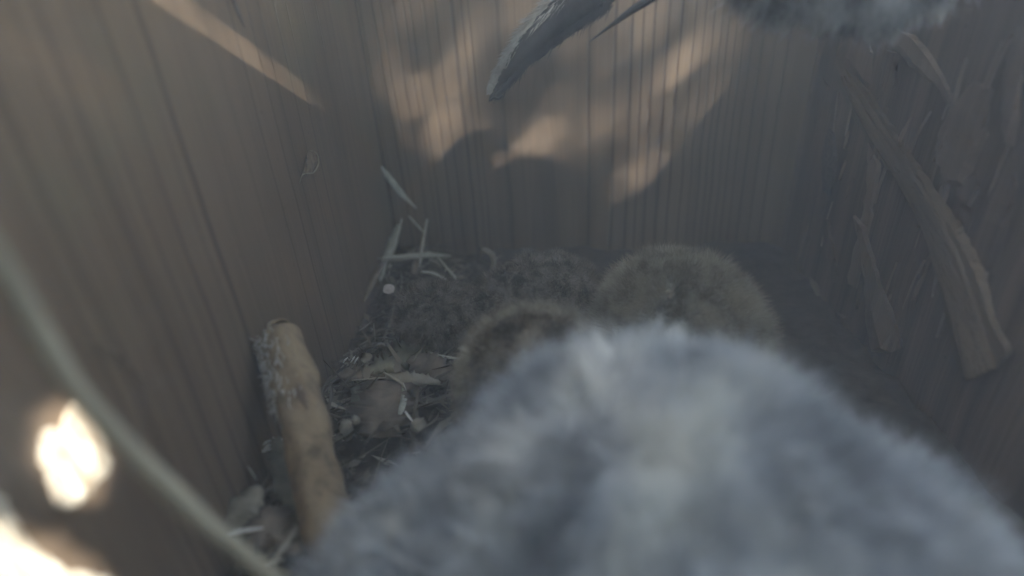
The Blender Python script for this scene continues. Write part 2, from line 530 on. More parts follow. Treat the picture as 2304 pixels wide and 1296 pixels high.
sunp = relief('painted_sun_patch', [(165, 900), (200, 920), (230, 955), (240, 1000), (255, 1030), (245, 1070), (215, 1100), (190, 1130), (150, 1150), (125, 1140), (110, 1110), (100, 1060), (85, 1040), (90, 975), (110, 965), (125, 985), (140, 950), (150, 930)], on_left, .0012, M_sunpatch, left, .3, .001, 12, 5.0, 61)
sunp['label'] = 'ragged wall patch painted pale so the sun spot burns out white'
sunp = relief('painted_sun_patch', [(-60, 1060), (0, 1110), (40, 1170), (80, 1235), (150, 1280), (240, 1292), (330, 1330), (300, 1420), (100, 1480), (-90, 1480)], on_left, .0012, M_sunpatch, left, .3, .001, 16, 5.0, 62)
sunp['label'] = 'wall patch painted pale for the bright sun glare in the lower corner'
o = tube('cobweb_strand', [on_left(190, 770, .001), on_left(235, 778, .002), on_left(290, 820, .001), on_left(345, 880, .001)], [.0002, .0004, .0002], M_chip, 18, 5)
tag(o, 'thin dark curved strand stuck on the lower left wall', 'fibre')

# ================================================================== THE OWLS
def blob(name, center, parts, mat, amp=0.0, floor=None, nu=72, nv=48, p=9.0, seed=0.0):
    """one continuous body: the smooth union of ellipsoids seen from its centre"""
    V, F = [], []
    C = Vector(center)
    for j in range(nv + 1):
        th = math.pi * j / nv
        for i in range(nu):
            ph = 2 * math.pi * i / nu
            d = Vector((math.sin(th) * math.cos(ph), math.sin(th) * math.sin(ph), math.cos(th)))
            acc = 0.0
            for off, rad in parts:
                o_ = Vector((-off[0] / rad[0], -off[1] / rad[1], -off[2] / rad[2]))
                e_ = Vector((d.x / rad[0], d.y / rad[1], d.z / rad[2]))
                a = e_.dot(e_); b = o_.dot(e_); c = o_.dot(o_) - 1
                q = b * b - a * c
                if q > 0:
                    t = (-b + math.sqrt(q)) / a
                    if t > 0: acc += t ** p
            r = acc ** (1 / p)
            if amp: r *= 1 + amp * mnoise.noise(d * 3.2 + Vector((seed, 0, 0))) + amp * .6 * mnoise.noise(d * 7 + Vector((seed, 5, 0)))
            q = C + d * r
            if floor is not None and q.z < floor: q.z = floor
            V.append(q)
    for j in range(nv):
        for i in range(nu):
            a = j * nu + i; b = j * nu + (i + 1) % nu
            F.append((a, a + nu, b + nu, b))
    return link(name, mesh(name, V, F), mat, None, True)

def down_coat(name, body, n, length, width, mat, droop=0.35, spread=0.6, seed=0, wave=0.25, clump=0.5, zmin=0.004):
    """fluffy down: fine tapering barbs rooted all over the body"""
    g = np.random.default_rng(seed)
    me = body.data
    me.calc_loop_triangles()
    co = np.empty(len(me.vertices) * 3); me.vertices.foreach_get('co', co); co = co.reshape(-1, 3)
    tri = np.empty(len(me.loop_triangles) * 3, dtype=np.int32); me.loop_triangles.foreach_get('vertices', tri); tri = tri.reshape(-1, 3)
    A, B, Cc = co[tri[:, 0]], co[tri[:, 1]], co[tri[:, 2]]
    nr = np.cross(B - A, Cc - A); ar = np.linalg.norm(nr, axis=1)
    ok = ar > 1e-12
    pr = np.where(ok, ar, 0); pr = pr / pr.sum()
    k = g.choice(len(tri), n, p=pr)
    u = g.random(n); v = g.random(n); s = u + v > 1; u[s] = 1 - u[s]; v[s] = 1 - v[s]
    root = A[k] + (B[k] - A[k]) * u[:, None] + (Cc[k] - A[k]) * v[:, None]
    N = nr[k] / np.maximum(ar[k], 1e-12)[:, None]
    cen = co.mean(axis=0)
    flip = np.einsum('ij,ij->i', N, root - cen) < 0
    N[flip] *= -1
    keep = root[:, 2] > zmin
    root, N = root[keep], N[keep]; n = len(root)
    # clumps: neighbouring barbs lean the same way
    cl = np.floor(root / 0.009).astype(np.int64)
    hsh = (cl[:, 0] * 73856093 ^ cl[:, 1] * 19349663 ^ cl[:, 2] * 83492791) % 4096
    tab = g.normal(size=(4096, 3))
    tlen = g.uniform(0.65, 1.2, 4096)
    d = N + spread * (g.normal(size=(n, 3)) * 0.6 + tab[hsh] * clump) + np.array([0, 0, -droop])
    d /= np.linalg.norm(d, axis=1)[:, None]
    L = length * g.uniform(0.5, 1.15, n) * tlen[hsh]
    side = np.cross(d, g.normal(size=(n, 3))); side /= np.maximum(np.linalg.norm(side, axis=1), 1e-9)[:, None]
    bend = g.normal(size=(n, 3)) * wave + np.array([0, 0, -droop * 0.5])
    w = width * g.uniform(0.6, 1.3, n)
    mid = root + d * (L * .55)[:, None]
    d2 = d + bend; d2 /= np.linalg.norm(d2, axis=1)[:, None]
    tip = mid + d2 * (L * .5)[:, None]
    W = side * w[:, None]
    verts = np.stack([root - W, root + W, mid - W * .7, mid + W * .7, tip], axis=1).reshape(-1, 3)
    i0 = np.arange(n) * 5
    tris = np.stack([i0, i0 + 1, i0 + 3, i0, i0 + 3, i0 + 2, i0 + 2, i0 + 3, i0 + 4], axis=1).reshape(-1)
    m2 = bpy.data.meshes.new(name)
    m2.vertices.add(len(verts)); m2.vertices.foreach_set('co', verts.astype(np.float32).ravel())
    nt = len(tris) // 3
    m2.loops.add(nt * 3); m2.loops.foreach_set('vertex_index', tris.astype(np.int32))
    m2.polygons.add(nt); m2.polygons.foreach_set('loop_start', np.arange(nt, dtype=np.int32) * 3)
    m2.update(calc_edges=True)
    o = link(name, m2, mat)
    return o

def plumage(name, light, mid, dark, scale=40.0, bars=0.0, stretch=(1, 1, 1), lo=.38, hi=.62, rot=(0, 0, 0), freq=170.0):
    w = NT(name, 0.95, 0.05)
    n1 = w.noise(w.mapped(tuple(scale * s for s in stretch), rot), 1.0, 3.0, 0.6, 0.4)
    n2 = w.noise(w.mapped((scale * 6,) * 3), 1.0, 2.0)
    f = w.math('ADD', n1, w.math('MULTIPLY', w.math('SUBTRACT', n2, .5), .35))
    if bars:
        wv = w.t.nodes.new('ShaderNodeTexWave')
        w.t.links.new(w.mapped((1, 1, 1), rot), wv.inputs['Vector'])
        wv.inputs['Scale'].default_value = freq / 6.28
        wv.inputs['Distortion'].default_value = 2.5
        wv.inputs['Detail'].default_value = 2.0
        wv.inputs['Detail Scale'].default_value = 0.6
        f = w.math('ADD', w.math('MULTIPLY', f, 1 - bars), w.math('MULTIPLY', wv.outputs['Fac'], bars))
    c = w.ramp(f, [(lo, dark), ((lo + hi) / 2, mid), (hi, light)])
    # light passes through loose down a little
    tr = w.t.nodes.new('ShaderNodeBsdfTranslucent'); mx = w.t.nodes.new('ShaderNodeMixShader')
    w.t.links.new(c, tr.inputs['Color'])
    mx.inputs[0].default_value = 0.3
    out = w.t.nodes['Material Output']
    w.t.links.new(w.bsdf.outputs[0], mx.inputs[1]); w.t.links.new(tr.outputs[0], mx.inputs[2])
    w.t.links.new(mx.outputs[0], out.inputs['Surface'])
    return w.color(c)

M_grey = plumage('grey down', (.60, .60, .56), (.41, .425, .435), (.22, .23, .24), 18.0, 0.22, (1, 1, .5), .32, .70, (0.3, 0.6, 0.9), 75.0)
M_brown = plumage('brown down', (.42, .37, .275), (.32, .28, .21), (.19, .165, .122), 60.0)
M_rim = plumage('pale tipped down', (.34, .285, .21), (.23, .19, .14), (.12, .098, .075), 70.0, 0, (1, 1, 1), .40, .64)
M_mott = plumage('mottled down', (.28, .24, .19), (.18, .155, .12), (.09, .076, .06), 140.0)
M_adult = plumage('pale belly down', (.72, .72, .69), (.44, .44, .43), (.13, .13, .13), 75.0, 0, (1, 1, .5), .38, .62)
M_eye = NT('eye', 0.08, 0.6); M_eye = M_eye.color((.012, .010, .008))
M_beak = simple('beak horn', (.16, .15, .13), (.26, .24, .20), 200.0, 0.4, 0.1)

def sphere(name, c, r, mat):
    return blob(name, c, [((0, 0, 0), (r, r, r))], mat, 0, None, 20, 12)

def owlet(label, center, parts, mat, n, length, width, amp=.05, seed=0, face=None, group='owlets in the nest', p=9.0, **kw):
    base_ = Vector((center[0], center[1], 0.003))
    t = empty('owlet', base_, label, 'owlet', group)
    b = blob('body', center, parts, mat, amp, 0.003, seed=seed, p=p)
    d = down_coat('down', b, n, length, width, mat, seed=seed + 1, **kw)
    adopt(b, t); adopt(d, t)
    if face:
        fd, r = face        # direction the owlet looks, head radius
        hc = Vector(center) + Vector(parts[-1][0])
        fd = Vector(fd).normalized(); sd = fd.cross(UP).normalized()
        for s in (-1, 1):
            adopt(sphere('eye', hc + fd * r * .86 + sd * s * r * .38 + UP * r * .12, r * .17, M_eye), t)
        bk = tube('beak', [hc + fd * r * .86 + UP * r * .02, hc + fd * r * 1.10 - UP * r * .10, hc + fd * r * 1.12 - UP * r * .34], [r * .15, r * .10, r * .01], M_beak, 8, 8, 0, t)
    return t

fc = P(1425, 1425, .150)
fg = owlet('big blurred blue grey owlet filling the lower right foreground', fc,
           [((0, 0, 0), (.076, .056, .044)), ((.012, -.004, .010), (.055, .05, .042)), (tuple(P(1880, 1290, .150) - fc), (.026, .030, .028)), ((-.020, -.004, .002), (.060, .050, .036)), (tuple(P(1470, 1050, .152) - fc), (.043, .034, .025))],
           M_grey, 120000, .013, .00020, .03, 3, ((.1, 1, .1), .03), droop=.15, spread=.7, p=7.0)
bc = P(1522, 755, .285)
owlet('brown round headed owlet behind the blurred foreground owlet, beside the right wall', bc,
      [((0, 0, -.010), (.041, .039, .042)), ((-.001, 0, .003), (.037, .036, .036))], M_brown, 80000, .0095, .00012, .05, 12, ((.2, 1, -.2), .04), droop=.12, spread=.5)
rc = P(1190, 842, .240)
small = owlet('small dark owlet with a pale rimmed head at the left edge of the foreground owlet', rc,
      [((0, 0, -.012), (.030, .028, .032)), ((0, 0, .0), (.026, .025, .025))], M_rim, 50000, .006, .00011, .05, 21, ((.6, 1, -.4), .026), droop=.2, spread=.6)
M_ruff = plumage('pale ruff', (.50, .44, .33), (.38, .33, .25), (.25, .21, .16), 150.0)
V, F = [], []
arc = spline([P(1035, 890, .222), P(1043, 822, .220), P(1078, 750, .219), P(1145, 704, .219), P(1228, 698, .220), P(1300, 722, .222), P(1345, 790, .226)], 200)
for i in range(2400):
    p = arc[random.randrange(200)] + Vector((random.gauss(0, .0012), random.gauss(0, .0010), random.gauss(0, .0012)))
    d = ((p - rc).normalized() + Vector((random.gauss(0, .5), random.gauss(0, .5), random.gauss(0, .5)))).normalized()
    sd = d.cross(Vector((random.gauss(0, 1), random.gauss(0, 1), random.gauss(0, 1)))).normalized() * .00013
    L = random.uniform(.003, .006); b0 = len(V)
    V += [p - sd, p + sd, p + d * L]; F.append((b0, b0 + 1, b0 + 2))
adopt(link('facial_ruff', mesh('facial_ruff', V, F), M_ruff), small)['label'] = 'pale rim round the dark head'
mc = P(1190, 700, .305)
owlet('dark mottled owlet huddled low against the back wall between straws and brown owlet', mc,
      [((0, 0, -.005), (.034, .026, .030)), (tuple(P(985, 705, .300) - mc), (.022, .018, .015)), ((.012, .005, .004), (.024, .022, .024))], M_mott, 60000, .0065, .00012, .07, 31, ((-.3, 1, -.3), .023), droop=.25, spread=.6)

# adult bird above the frame: pale fluffy belly at the top right, dark wing hanging at the top centre
ac = P(1975, -205, .185)
adult = empty('adult_owl', ac, 'adult owl at the top edge showing dark drooping wing tip and pale fluffy belly', 'owl')
ab = blob('body', ac, [((0, 0, 0), (.040, .026, .029)), ((-.018, .008, .002), (.030, .022, .024))], M_adult, .05, None, seed=44)
ad = down_coat('down', ab, 52000, .014, .00022, M_adult, seed=45, droop=.8, spread=.75, clump=1.2, zmin=-1)
adopt(ab, adult); adopt(ad, adult)

M_wing = simple('slate flight feather', (.036, .036, .038), (.075, .072, .070), 90.0, 1.0, 0.2, (1, 1, .25), spec=0.0)
M_edge = simple('pale feather fringe', (.17, .165, .145), (.34, .33, .29), 120.0, 0.9, 0.4)
M_tan = simple('tan feather edge', (.07, .06, .05), (.13, .115, .09), 160.0, 0.9, 0.3)
def wp(px, py, dp=.330): return P(px, py, .295 - (px - 1101) * .000160 + (dp - .330) * .3)
wup = (CAMPOS - wp(1250, 80)).normalized()
def quill(name, pts, widths, mat, lab=None, **kw):
    o_ = blade(name, pts, widths, mat, wup, adult, **kw)
    if lab: o_['label'] = lab
    return o_
pxm = .275 / FPX
# dark vane: broad upper part narrowing to a pointed tip
quill('flight_feather', [wp(1560, -190), wp(1440, -110), wp(1335, -15), wp(1262, 45), wp(1200, 100), wp(1150, 152), wp(1122, 187), wp(1101, 228)], [w_ * pxm for w_ in (80, 84, 84, 80, 66, 42, 20, 4)], M_wing, 'dark slate pointed wing feather', n=60, thick=.0009, fold=.10, ragged=.10, seed=2)
quill('flight_feather', [wp(1560, -200, .36), wp(1400, -100, .36), wp(1290, -20, .36), wp(1222, 42, .36), wp(1170, 105, .36), wp(1136, 150, .36)], [w_ * pxm for w_ in (60, 62, 60, 52, 34, 8)], M_edge, 'grey covert feather under the dark one', n=50, thick=.0007, fold=.12, ragged=.2, seed=3)
quill('flight_feather', [wp(1600, -90), wp(1520, -40), wp(1455, 2), wp(1415, 28), wp(1372, 60), wp(1326, 94)], [w_ * pxm for w_ in (22, 20, 17, 13, 7, 2)], M_wing, 'narrow dark feather spike', n=24, thick=.0006, fold=.10, seed=4)
V, F = [], []
fr_path = spline([wp(1300, -40, .32), wp(1245, 12, .32), wp(1203, 52, .32), wp(1172, 90, .32), wp(1145, 128, .32), wp(1118, 170, .32), wp(1104, 205, .32)], 300)
wdir = (wp(1128, 168) - wp(1262, 30)).normalized()
wout = (wp(1180, 70) - wp(1205, 85)).normalized()
for i in range(3600):
    k = random.randrange(300); t = k / 299
    p = fr_path[k] + Vector((random.gauss(0, .0007), random.gauss(0, .0007), random.gauss(0, .0007)))
    d = (wdir * random.uniform(.5, 1.3) + wout * random.uniform(-.2, .9) + Vector((random.gauss(0, .12), random.gauss(0, .15), random.gauss(0, .12)))).normalized()
    L = random.uniform(.006, .016) * (1.05 - .98 * t); sd = d.cross(wup).normalized() * random.uniform(.00015, .0004); b0 = len(V)
    m_ = p + d * L * .5
    V += [p - sd, p + sd, m_ + sd * .8, m_ - sd * .8, p + d * L + wdir * .001]
    F += [(b0, b0 + 1, b0 + 2, b0 + 3), (b0 + 3, b0 + 2, b0 + 4)]
ff = link('feather_fringe', mesh('feather_fringe', V, F), M_edge); adopt(ff, adult); ff['label'] = 'pale frayed feather edge'
V, F = [], []
lo_path = spline([wp(1373, 8), wp(1308, 50), wp(1213, 115), wp(1165, 165), wp(1125, 205)], 200)
for i in range(900):
    p = lo_path[random.randrange(200)] + Vector((random.gauss(0, .0008), random.gauss(0, .0008), random.gauss(0, .0008)))
    d = (wdir + Vector((random.gauss(0, .25), random.gauss(0, .2), random.gauss(0, .25) - .1))).normalized()
    L = random.uniform(.003, .009); sd = d.cross(wup).normalized() * .0002; b0 = len(V)
    V += [p - sd, p + sd, p + d * L]; F.append((b0, b0 + 1, b0 + 2))
adopt(link('feather_barbs', mesh('feather_barbs', V, F), M_wing), adult)
tube('feather_barb', [wp(1104, 226), wp(1112, 220), wp(1122, 222), wp(1130, 215)], [.0006, .0009, .0006], M_wing, 8, 5, 0, adult)
# wrist of the wing, above the frame
w0 = blob('wing_wrist', P(1690, -150, .17), [((0, 0, 0), (.022, .015, .014)), ((.02, 0, .0), (.02, .016, .016))], M_adult, .05, None, 32, 20, seed=3)
adopt(w0, adult)

# ================================================================== STICK AND LITTER
M_stick = NT('peeled stick bark', 0.75, 0.2)
sv = M_stick.noise(M_stick.mapped((110, 110, 60)), 1.0, 5.0, 0.6, 0.5)
sp = M_stick.noise(M_stick.mapped((420, 420, 260)), 1.0, 3.0)
sc = M_stick.ramp(sv, [(.34, (.10, .072, .044)), (.44, (.18, .13, .077)), (.60, (.235, .172, .10)), (.72, (.16, .118, .072))])
sc = M_stick.mix(M_stick.math('MULTIPLY', M_stick.smooth(sp, .60, .72), .7), sc, (.10, .07, .05))
M_stick.bump(M_stick.math('ADD', sv, M_stick.math('MULTIPLY', sp, .6)), 0.6, .0012)
M_stick = M_stick.color(sc)
s_top = on_left(633, 760, .010)
s_bot = on_floor(768, 1275, .012)
stick = empty('stick', s_bot, 'thick orange brown stick leaning on the left wall', 'stick')
mid = [s_top.lerp(s_bot, t) for t in (.33, .66)]
mid[0] += ray(1152, 648) * 0 + Vector((.001, 0, .001)); mid[1] += Vector((-.001, 0, .0015))
d_ = (s_bot - s_top).normalized()
V, F = tube_geo([s_top - d_ * .004, s_top, mid[0], mid[1], s_bot, s_bot + d_ * .02], [.0030, .0086, .0092, .0092, .0090, .0086], 90, 32, .2)
st = link('shaft', mesh('shaft', V, F), M_stick, None, True); adopt(st, stick)
M_fray = simple('frayed bark fibre', (.16, .14, .12), (.46, .43, .38), 900.0, 0.9, 0.3)
V, F = [], []
for i in range(150):
    t = random.uniform(-.002, .030)
    c = s_top + d_ * t
    out = Vector((random.uniform(-1, .1), random.uniform(-.9, .3), random.uniform(-.2, .9))).normalized()
    out = (out - d_ * out.dot(d_)).normalized()
    p = c + out * .0092
    e = p + out * random.uniform(.0008, .003) + d_ * random.uniform(-.004, .005) + Vector((0, 0, random.uniform(-.0015, .001)))
    tube_geo([p, p.lerp(e, .5) + Vector((random.gauss(0, .0006), random.gauss(0, .0006), random.gauss(0, .0006))), e], [.00035, .00030, .0001], 4, 4, 0, V, F)
fr = link('frayed_bark', mesh('frayed_bark', V, F), M_fray); adopt(fr, stick)
V, F = tube_geo([s_top.lerp(s_bot, .22) + Vector((.0048, -.0045, .0066)), s_top.lerp(s_bot, .30) + Vector((.0052, -.0045, .0064)), s_top.lerp(s_bot, .42) + Vector((.0058, -.0040, .0062))], [.0004, .0022, .0003], 14, 8)
sc_ = link('bark_scar', mesh('bark_scar', V, F), simple('scar', (.09, .06, .042), (.17, .12, .08), 600., .9, .4), None, True); adopt(sc_, stick)

M_straw = simple('pale straw', (.36, .33, .25), (.56, .52, .41), 220.0, 0.7, 0.3, (1, 1, .15))
M_gstraw = simple('grey green straw', (.24, .24, .19), (.42, .41, .33), 220.0, 0.75, 0.3, (1, 1, .2))
M_leafd = simple('dry brown leaf', (.08, .063, .046), (.19, .152, .112), 90.0, 0.8, 0.4)
M_leafg = simple('dull green leaf', (.085, .085, .058), (.18, .172, .125), 110.0, 0.75, 0.4)
M_leafp = simple('pale dry leaf', (.13, .115, .085), (.26, .23, .175), 90.0, 0.8, 0.4)
M_white = simple('pale shaving', (.50, .48, .43), (.70, .67, .60), 200.0, 0.7, 0.2)

GS = 'dry straws and leaf strips in the back left corner'
def fb(px, py, h): return on_floor(px, py, h)
def bk(px, py, off): return on_back(px, py, off * 1.6)
# on or near the back left corner: heights above the floor, resting against the boards
o = blade('leaf_stalk', [bk(858, 374, .004), bk(872, 396, .006), bk(893, 425, .008), bk(918, 452, .006), bk(936, 468, .003)], [w_ * .85 for w_ in (.001, .0055, .0065, .004, .001)], M_gstraw, fold=.35, n=18, ragged=.15, seed=9)
tag(o, 'narrow folded grey green leaf stuck high in the corner above the straws', 'leaf')
tube_o = tube('straw', [bk(904, 492, .012), bk(893, 535, .016), bk(882, 580, .022), bk(874, 620, .03)], [w_ * .85 for w_ in (.0007, .0008, .0006)], M_straw, 18, 6); tag(tube_o, 'thin pale straw leaning beside the broad leaf strip in the corner', 'straw', GS)
o = blade('leaf_strip', [bk(898, 505, .014), bk(884, 545, .020), bk(868, 590, .030), bk(856, 632, .042)], [w_ * .85 for w_ in (.004, .0085, .008, .002)], M_gstraw, n=18, fold=.2, ragged=.1, seed=10); tag(o, 'broad pale leaf strip leaning against the back left corner', 'leaf', GS)
o = blade('leaf_strip', [bk(862, 590, .034), bk(842, 625, .044), bk(828, 655, .052), bk(818, 680, .06)], [w_ * .85 for w_ in (.003, .0065, .006, .002)], M_leafd, n=14, fold=.2, seed=11); tag(o, 'dull brown leaf strip below the broad pale strip, along the left wall', 'leaf', GS)
o = tube('straw', [bk(920, 487, .008), bk(937, 505, .012), bk(954, 524, .016)], [w_ * .85 for w_ in (.0006, .0008, .0007)], M_straw, 12, 6); tag(o, 'short slanting straw at the top of the straw tangle', 'straw', GS)
o = tube('straw', [bk(961, 493, .010), bk(955, 525, .014), bk(949, 560, .020), bk(944, 600, .03)], [w_ * .85 for w_ in (.0007, .0012, .0014, .0010)], M_straw, 18, 6); tag(o, 'upright dull straw standing right of the broad leaf strip', 'straw', GS)
o = blade('leaf_strip', [bk(849, 582, .034), bk(880, 580, .034), bk(920, 578, .032), bk(970, 574, .028), bk(1014, 576, .022)], [w_ * .85 for w_ in (.0012, .004, .006, .0055, .001)], M_gstraw, n=20, fold=.25, ragged=.12, seed=12); tag(o, 'long grey leaf strip lying level across the upright straws', 'leaf', GS)
o = blade('leaf_strip', [bk(878, 588, .030), bk(905, 589, .032), bk(935, 588, .032)], [w_ * .85 for w_ in (.006, .0062, .005)], M_leafp, n=10, fold=.1, ragged=.15, seed=13); tag(o, 'short pale leaf piece under the level grey strip', 'leaf', GS)
o = blade('leaf_strip', [bk(944, 552, .024), bk(936, 580, .03), bk(930, 620, .042)], [w_ * .85 for w_ in (.003, .006, .007)], M_leafd, n=12, fold=.15, seed=14); tag(o, 'brown leaf strip hanging below the crossing straws', 'leaf', GS)
sw = empty('flower_stalk', bk(1035, 625, .036), 'dry stalk with tiny side twigs and a pale bud beside the straws', 'stalk')
tube('stem', [bk(985, 579, .030), bk(1006, 603, .036), bk(1026, 626, .042)], [w_ * .85 for w_ in (.0004, .0009, .0011)], M_straw, 14, 6, 0, sw)
for a_, b_ in (((1004, 604), (1000, 610)), ((1012, 612), (1026, 604)), ((1018, 616), (1024, 618))):
    tube('twig', [bk(*a_, .038), bk((a_[0] + b_[0]) / 2, (a_[1] + b_[1]) / 2 + 3, .039), bk(*b_, .038)], [w_ * .85 for w_ in (.0005, .0002)], M_straw, 6, 5, 0, sw)
adopt(blob('bud', bk(1035, 624, .042), [((0, 0, 0), (.0028, .002, .0015))], M_pale, .1, None, 14, 8), sw)
o = blade('leaf_strip', [bk(948, 611, .040), bk(975, 616, .042), bk(1000, 628, .044), bk(1012, 640, .046)], [w_ * .85 for w_ in (.0015, .0028, .002, .0008)], M_straw, n=14, fold=.3, seed=15); tag(o, 'curved pale straw strip arching right below the flower stalk', 'leaf', GS)
o = blade('leaf_strip', [bk(966, 585, .03), bk(980, 592, .033), bk(993, 602, .036)], [w_ * .85 for w_ in (.003, .0045, .001)], M_leafp, n=8, fold=.2, seed=16); tag(o, 'tiny pale leaf flake behind the flower stalk', 'leaf', GS)
o = blade('curled_leaf', [bk(1085, 562, .030), bk(1104, 572, .033), bk(1112, 590, .036), bk(1108, 606, .040), bk(1124, 614, .044), bk(1134, 612, .044)], [w_ * .85 for w_ in (.004, .006, .004, .004, .006, .001)], M_leafp, n=22, fold=.5, ragged=.2, seed=17); tag(o, 'curled pale grey leaf against the back wall left of the mottled owlet', 'leaf')
o = blade('curled_leaf', [bk(1076, 640, .05), bk(1108, 630, .05), bk(1140, 612, .046), bk(1165, 600, .04)], [w_ * .85 for w_ in (.002, .006, .004, .001)], M_gstraw, n=14, fold=.4, ragged=.2, seed=18); tag(o, 'dull bent leaf lying on the mottled owlet', 'leaf')

# round pale disc
dc = bk(875, 650, .062)
V, F = [], []
nn = (CAMPOS - dc).normalized(); ss = nn.cross(UP).normalized(); uu = ss.cross(nn)
dr = 12.5 * (dc - CAMPOS).length / FPX
for k in range(22):
    an = 2 * math.pi * k / 22
    r = dr * (1 + random.uniform(-.08, .06))
    for q, s in ((.0012, 1.0), (-.0012, .95)):
        V.append(dc + (ss * math.cos(an) + uu * math.sin(an) * .9) * r * s + nn * q)
V.append(dc + nn * .0019)
for k in range(22):
    a = 2 * k; b = 2 * ((k + 1) % 22)
    F += [(a, a + 1, b + 1, b), (a, b, 44)]
F.append(tuple(2 * k + 1 for k in range(22)))
o = link('seed_disc', mesh('seed_disc', V, F), simple('pale seed', (.42, .36, .32), (.60, .53, .47), 500., .9, .5))
tag(o, 'small round pale pinkish disc beneath the corner straws', 'seed')

# leaf heap in the middle left
GL = 'dead leaves in the litter left of the foreground owlet'
def lf(name, px, hs, widths, mat, lab, cat='leaf', group=GL, **kw):
    hs = [h + .010 for h in hs]
    if widths and max(widths) > .005: kw['ragged'] = kw.get('ragged', 0) + .22; kw['n'] = kw['n'] * 2; kw['fold'] = kw['fold'] + .12
    o_ = blade(name, [fb(a, b, h) for (a, b), h in zip(px, hs)], widths, mat, **kw)
    return tag(o_, lab, cat, group)
lf('dead_leaf', [(795, 858), (850, 828), (905, 800), (950, 778), (962, 766)], [.006, .010, .014, .016, .014], [.002, .010, .016, .010, .001], M_leafg, 'long torn grey green leaf pointing up right with ragged edges', n=26, fold=.12, ragged=.35, seed=31)
lf('dead_leaf', [(862, 800), (890, 790), (925, 786), (945, 782)], [.010, .013, .015, .014], [.003, .011, .012, .002], M_leafd, 'brown leaf fold on top of the long torn leaf', n=16, fold=.2, ragged=.2, seed=32)
lf('dead_leaf', [(868, 846), (905, 852), (950, 856), (992, 862)], [.012, .013, .012, .010], [.002, .007, .009, .001], M_leafp, 'flat pale leaf strip lying level under the torn leaf', n=16, fold=.15, ragged=.15, seed=33)
lf('dead_leaf', [(925, 805), (955, 822), (985, 838), (1010, 852)], [.014, .014, .012, .01], [.006, .018, .016, .006], M_leafd, 'dark brown leaf at the right end of the leaf heap', n=14, fold=.1, ragged=.2, seed=34)
lf('dead_leaf', [(868, 858), (866, 900), (860, 940), (855, 985)], [.010, .012, .010, .006], [.020, .030, .030, .018], M_leafd, 'broad flat brown leaf below the torn leaf, largest in the litter', n=18, fold=.08, ragged=.08, seed=35)
lf('dead_leaf', [(906, 862), (910, 890), (904, 920), (896, 950)], [.013, .013, .012, .008], [.001, .003, .003, .001], M_gstraw, 'thin curved pale blade along the right edge of the broad leaf', n=12, fold=.3, seed=36)
lf('dead_leaf', [(800, 870), (815, 905), (826, 940), (832, 980)], [.012, .010, .008, .006], [.004, .012, .014, .006], M_leafg, 'green brown leaf between the stick and the broad leaf', n=12, fold=.2, ragged=.1, seed=37)
lf('dead_leaf', [(765, 850), (790, 845), (815, 850)], [.010, .011, .01], [.004, .010, .003], M_leafd, 'small dark leaf near the upper right side of the stick', n=10, fold=.2, ragged=.2, seed=38)
lf('dead_leaf', [(960, 790), (985, 800), (1020, 806), (1045, 808)], [.016, .016, .014, .012], [.001, .0016, .0014, .0006], M_straw, 'thin straw pointing right from the leaf heap', 'straw', n=10, fold=.4, seed=39)
lf('dead_leaf', [(965, 765), (945, 790), (930, 815)], [.020, .018, .016], [.001, .0018, .001], M_leafp, 'frayed pale leaf tip standing up at the top of the torn leaf', n=8, fold=.4, ragged=.4, seed=40)
lf('dead_leaf', [(862, 838), (880, 848), (902, 862), (912, 880)], [.016, .016, .015, .013], [.0006, .0022, .0016, .0006], M_leafp, 'frayed fibrous leaf rib across the leaf heap', n=10, fold=.4, ragged=.5, seed=41)
lf('wood_chip', [(766, 974), (778, 962), (792, 954)], [.016, .017, .018], [.001, .008, .005], M_pale, 'pale triangular wood chip just right of the stick', 'wood chip', None, n=8, fold=.05, seed=42)
lf('wood_chip', [(794, 952), (800, 945), (796, 935)], [.017, .018, .018], [.003, .005, .001], M_leafp, 'tiny pale flake touching the triangular wood chip', 'wood chip', None, n=6, fold=.05, seed=43)
lf('straw', [(912, 926), (920, 938), (928, 948)], [.014, .014, .013], [.0008, .0012, .0006], M_white, 'short white straw bit below the broad leaf', 'straw', None, n=6, fold=.3, seed=44)
lf('wood_chip', [(928, 950), (940, 956), (950, 966)], [.013, .013, .012], [.004, .008, .006], M_pale, 'blurred tan chip at the foreground owlet edge', 'wood chip', None, n=8, fold=.1, seed=45)
lf('wood_chip', [(815, 815), (828, 805), (838, 802)], [.012, .012, .012], [.003, .007, .002], M_pale, 'pale rounded chip left of the torn leaf', 'wood chip', None, n=8, fold=.1, seed=46)
lf('wood_chip', [(882, 780), (888, 772), (894, 768)], [.014, .014, .014], [.004, .005, .002], M_chip, 'small reddish chip above the torn leaf', 'wood chip', None, n=8, fold=.1, seed=47)
lf('wood_chip', [(850, 776), (858, 775), (866, 778)], [.013, .013, .013], [.002, .003, .001], M_pale, 'tiny pale flake above the torn leaf', 'wood chip', None, n=6, fold=.1, seed=48)
for i, (a, b) in enumerate([((772, 816), (782, 805)), ((790, 815), (800, 801)), ((797, 818), (806, 804))]):
    o = lf('bark_fibre', [a, ((a[0] + b[0]) / 2, (a[1] + b[1]) / 2 - 1), b], [.010, .012, .012], [.0006, .0010, .0004], M_white, ['lowest', 'middle', 'upper'][i] + ' of three pale bark fibres right of the stick top', 'fibre', 'pale bark fibres', n=6, fold=.3, seed=60 + i)

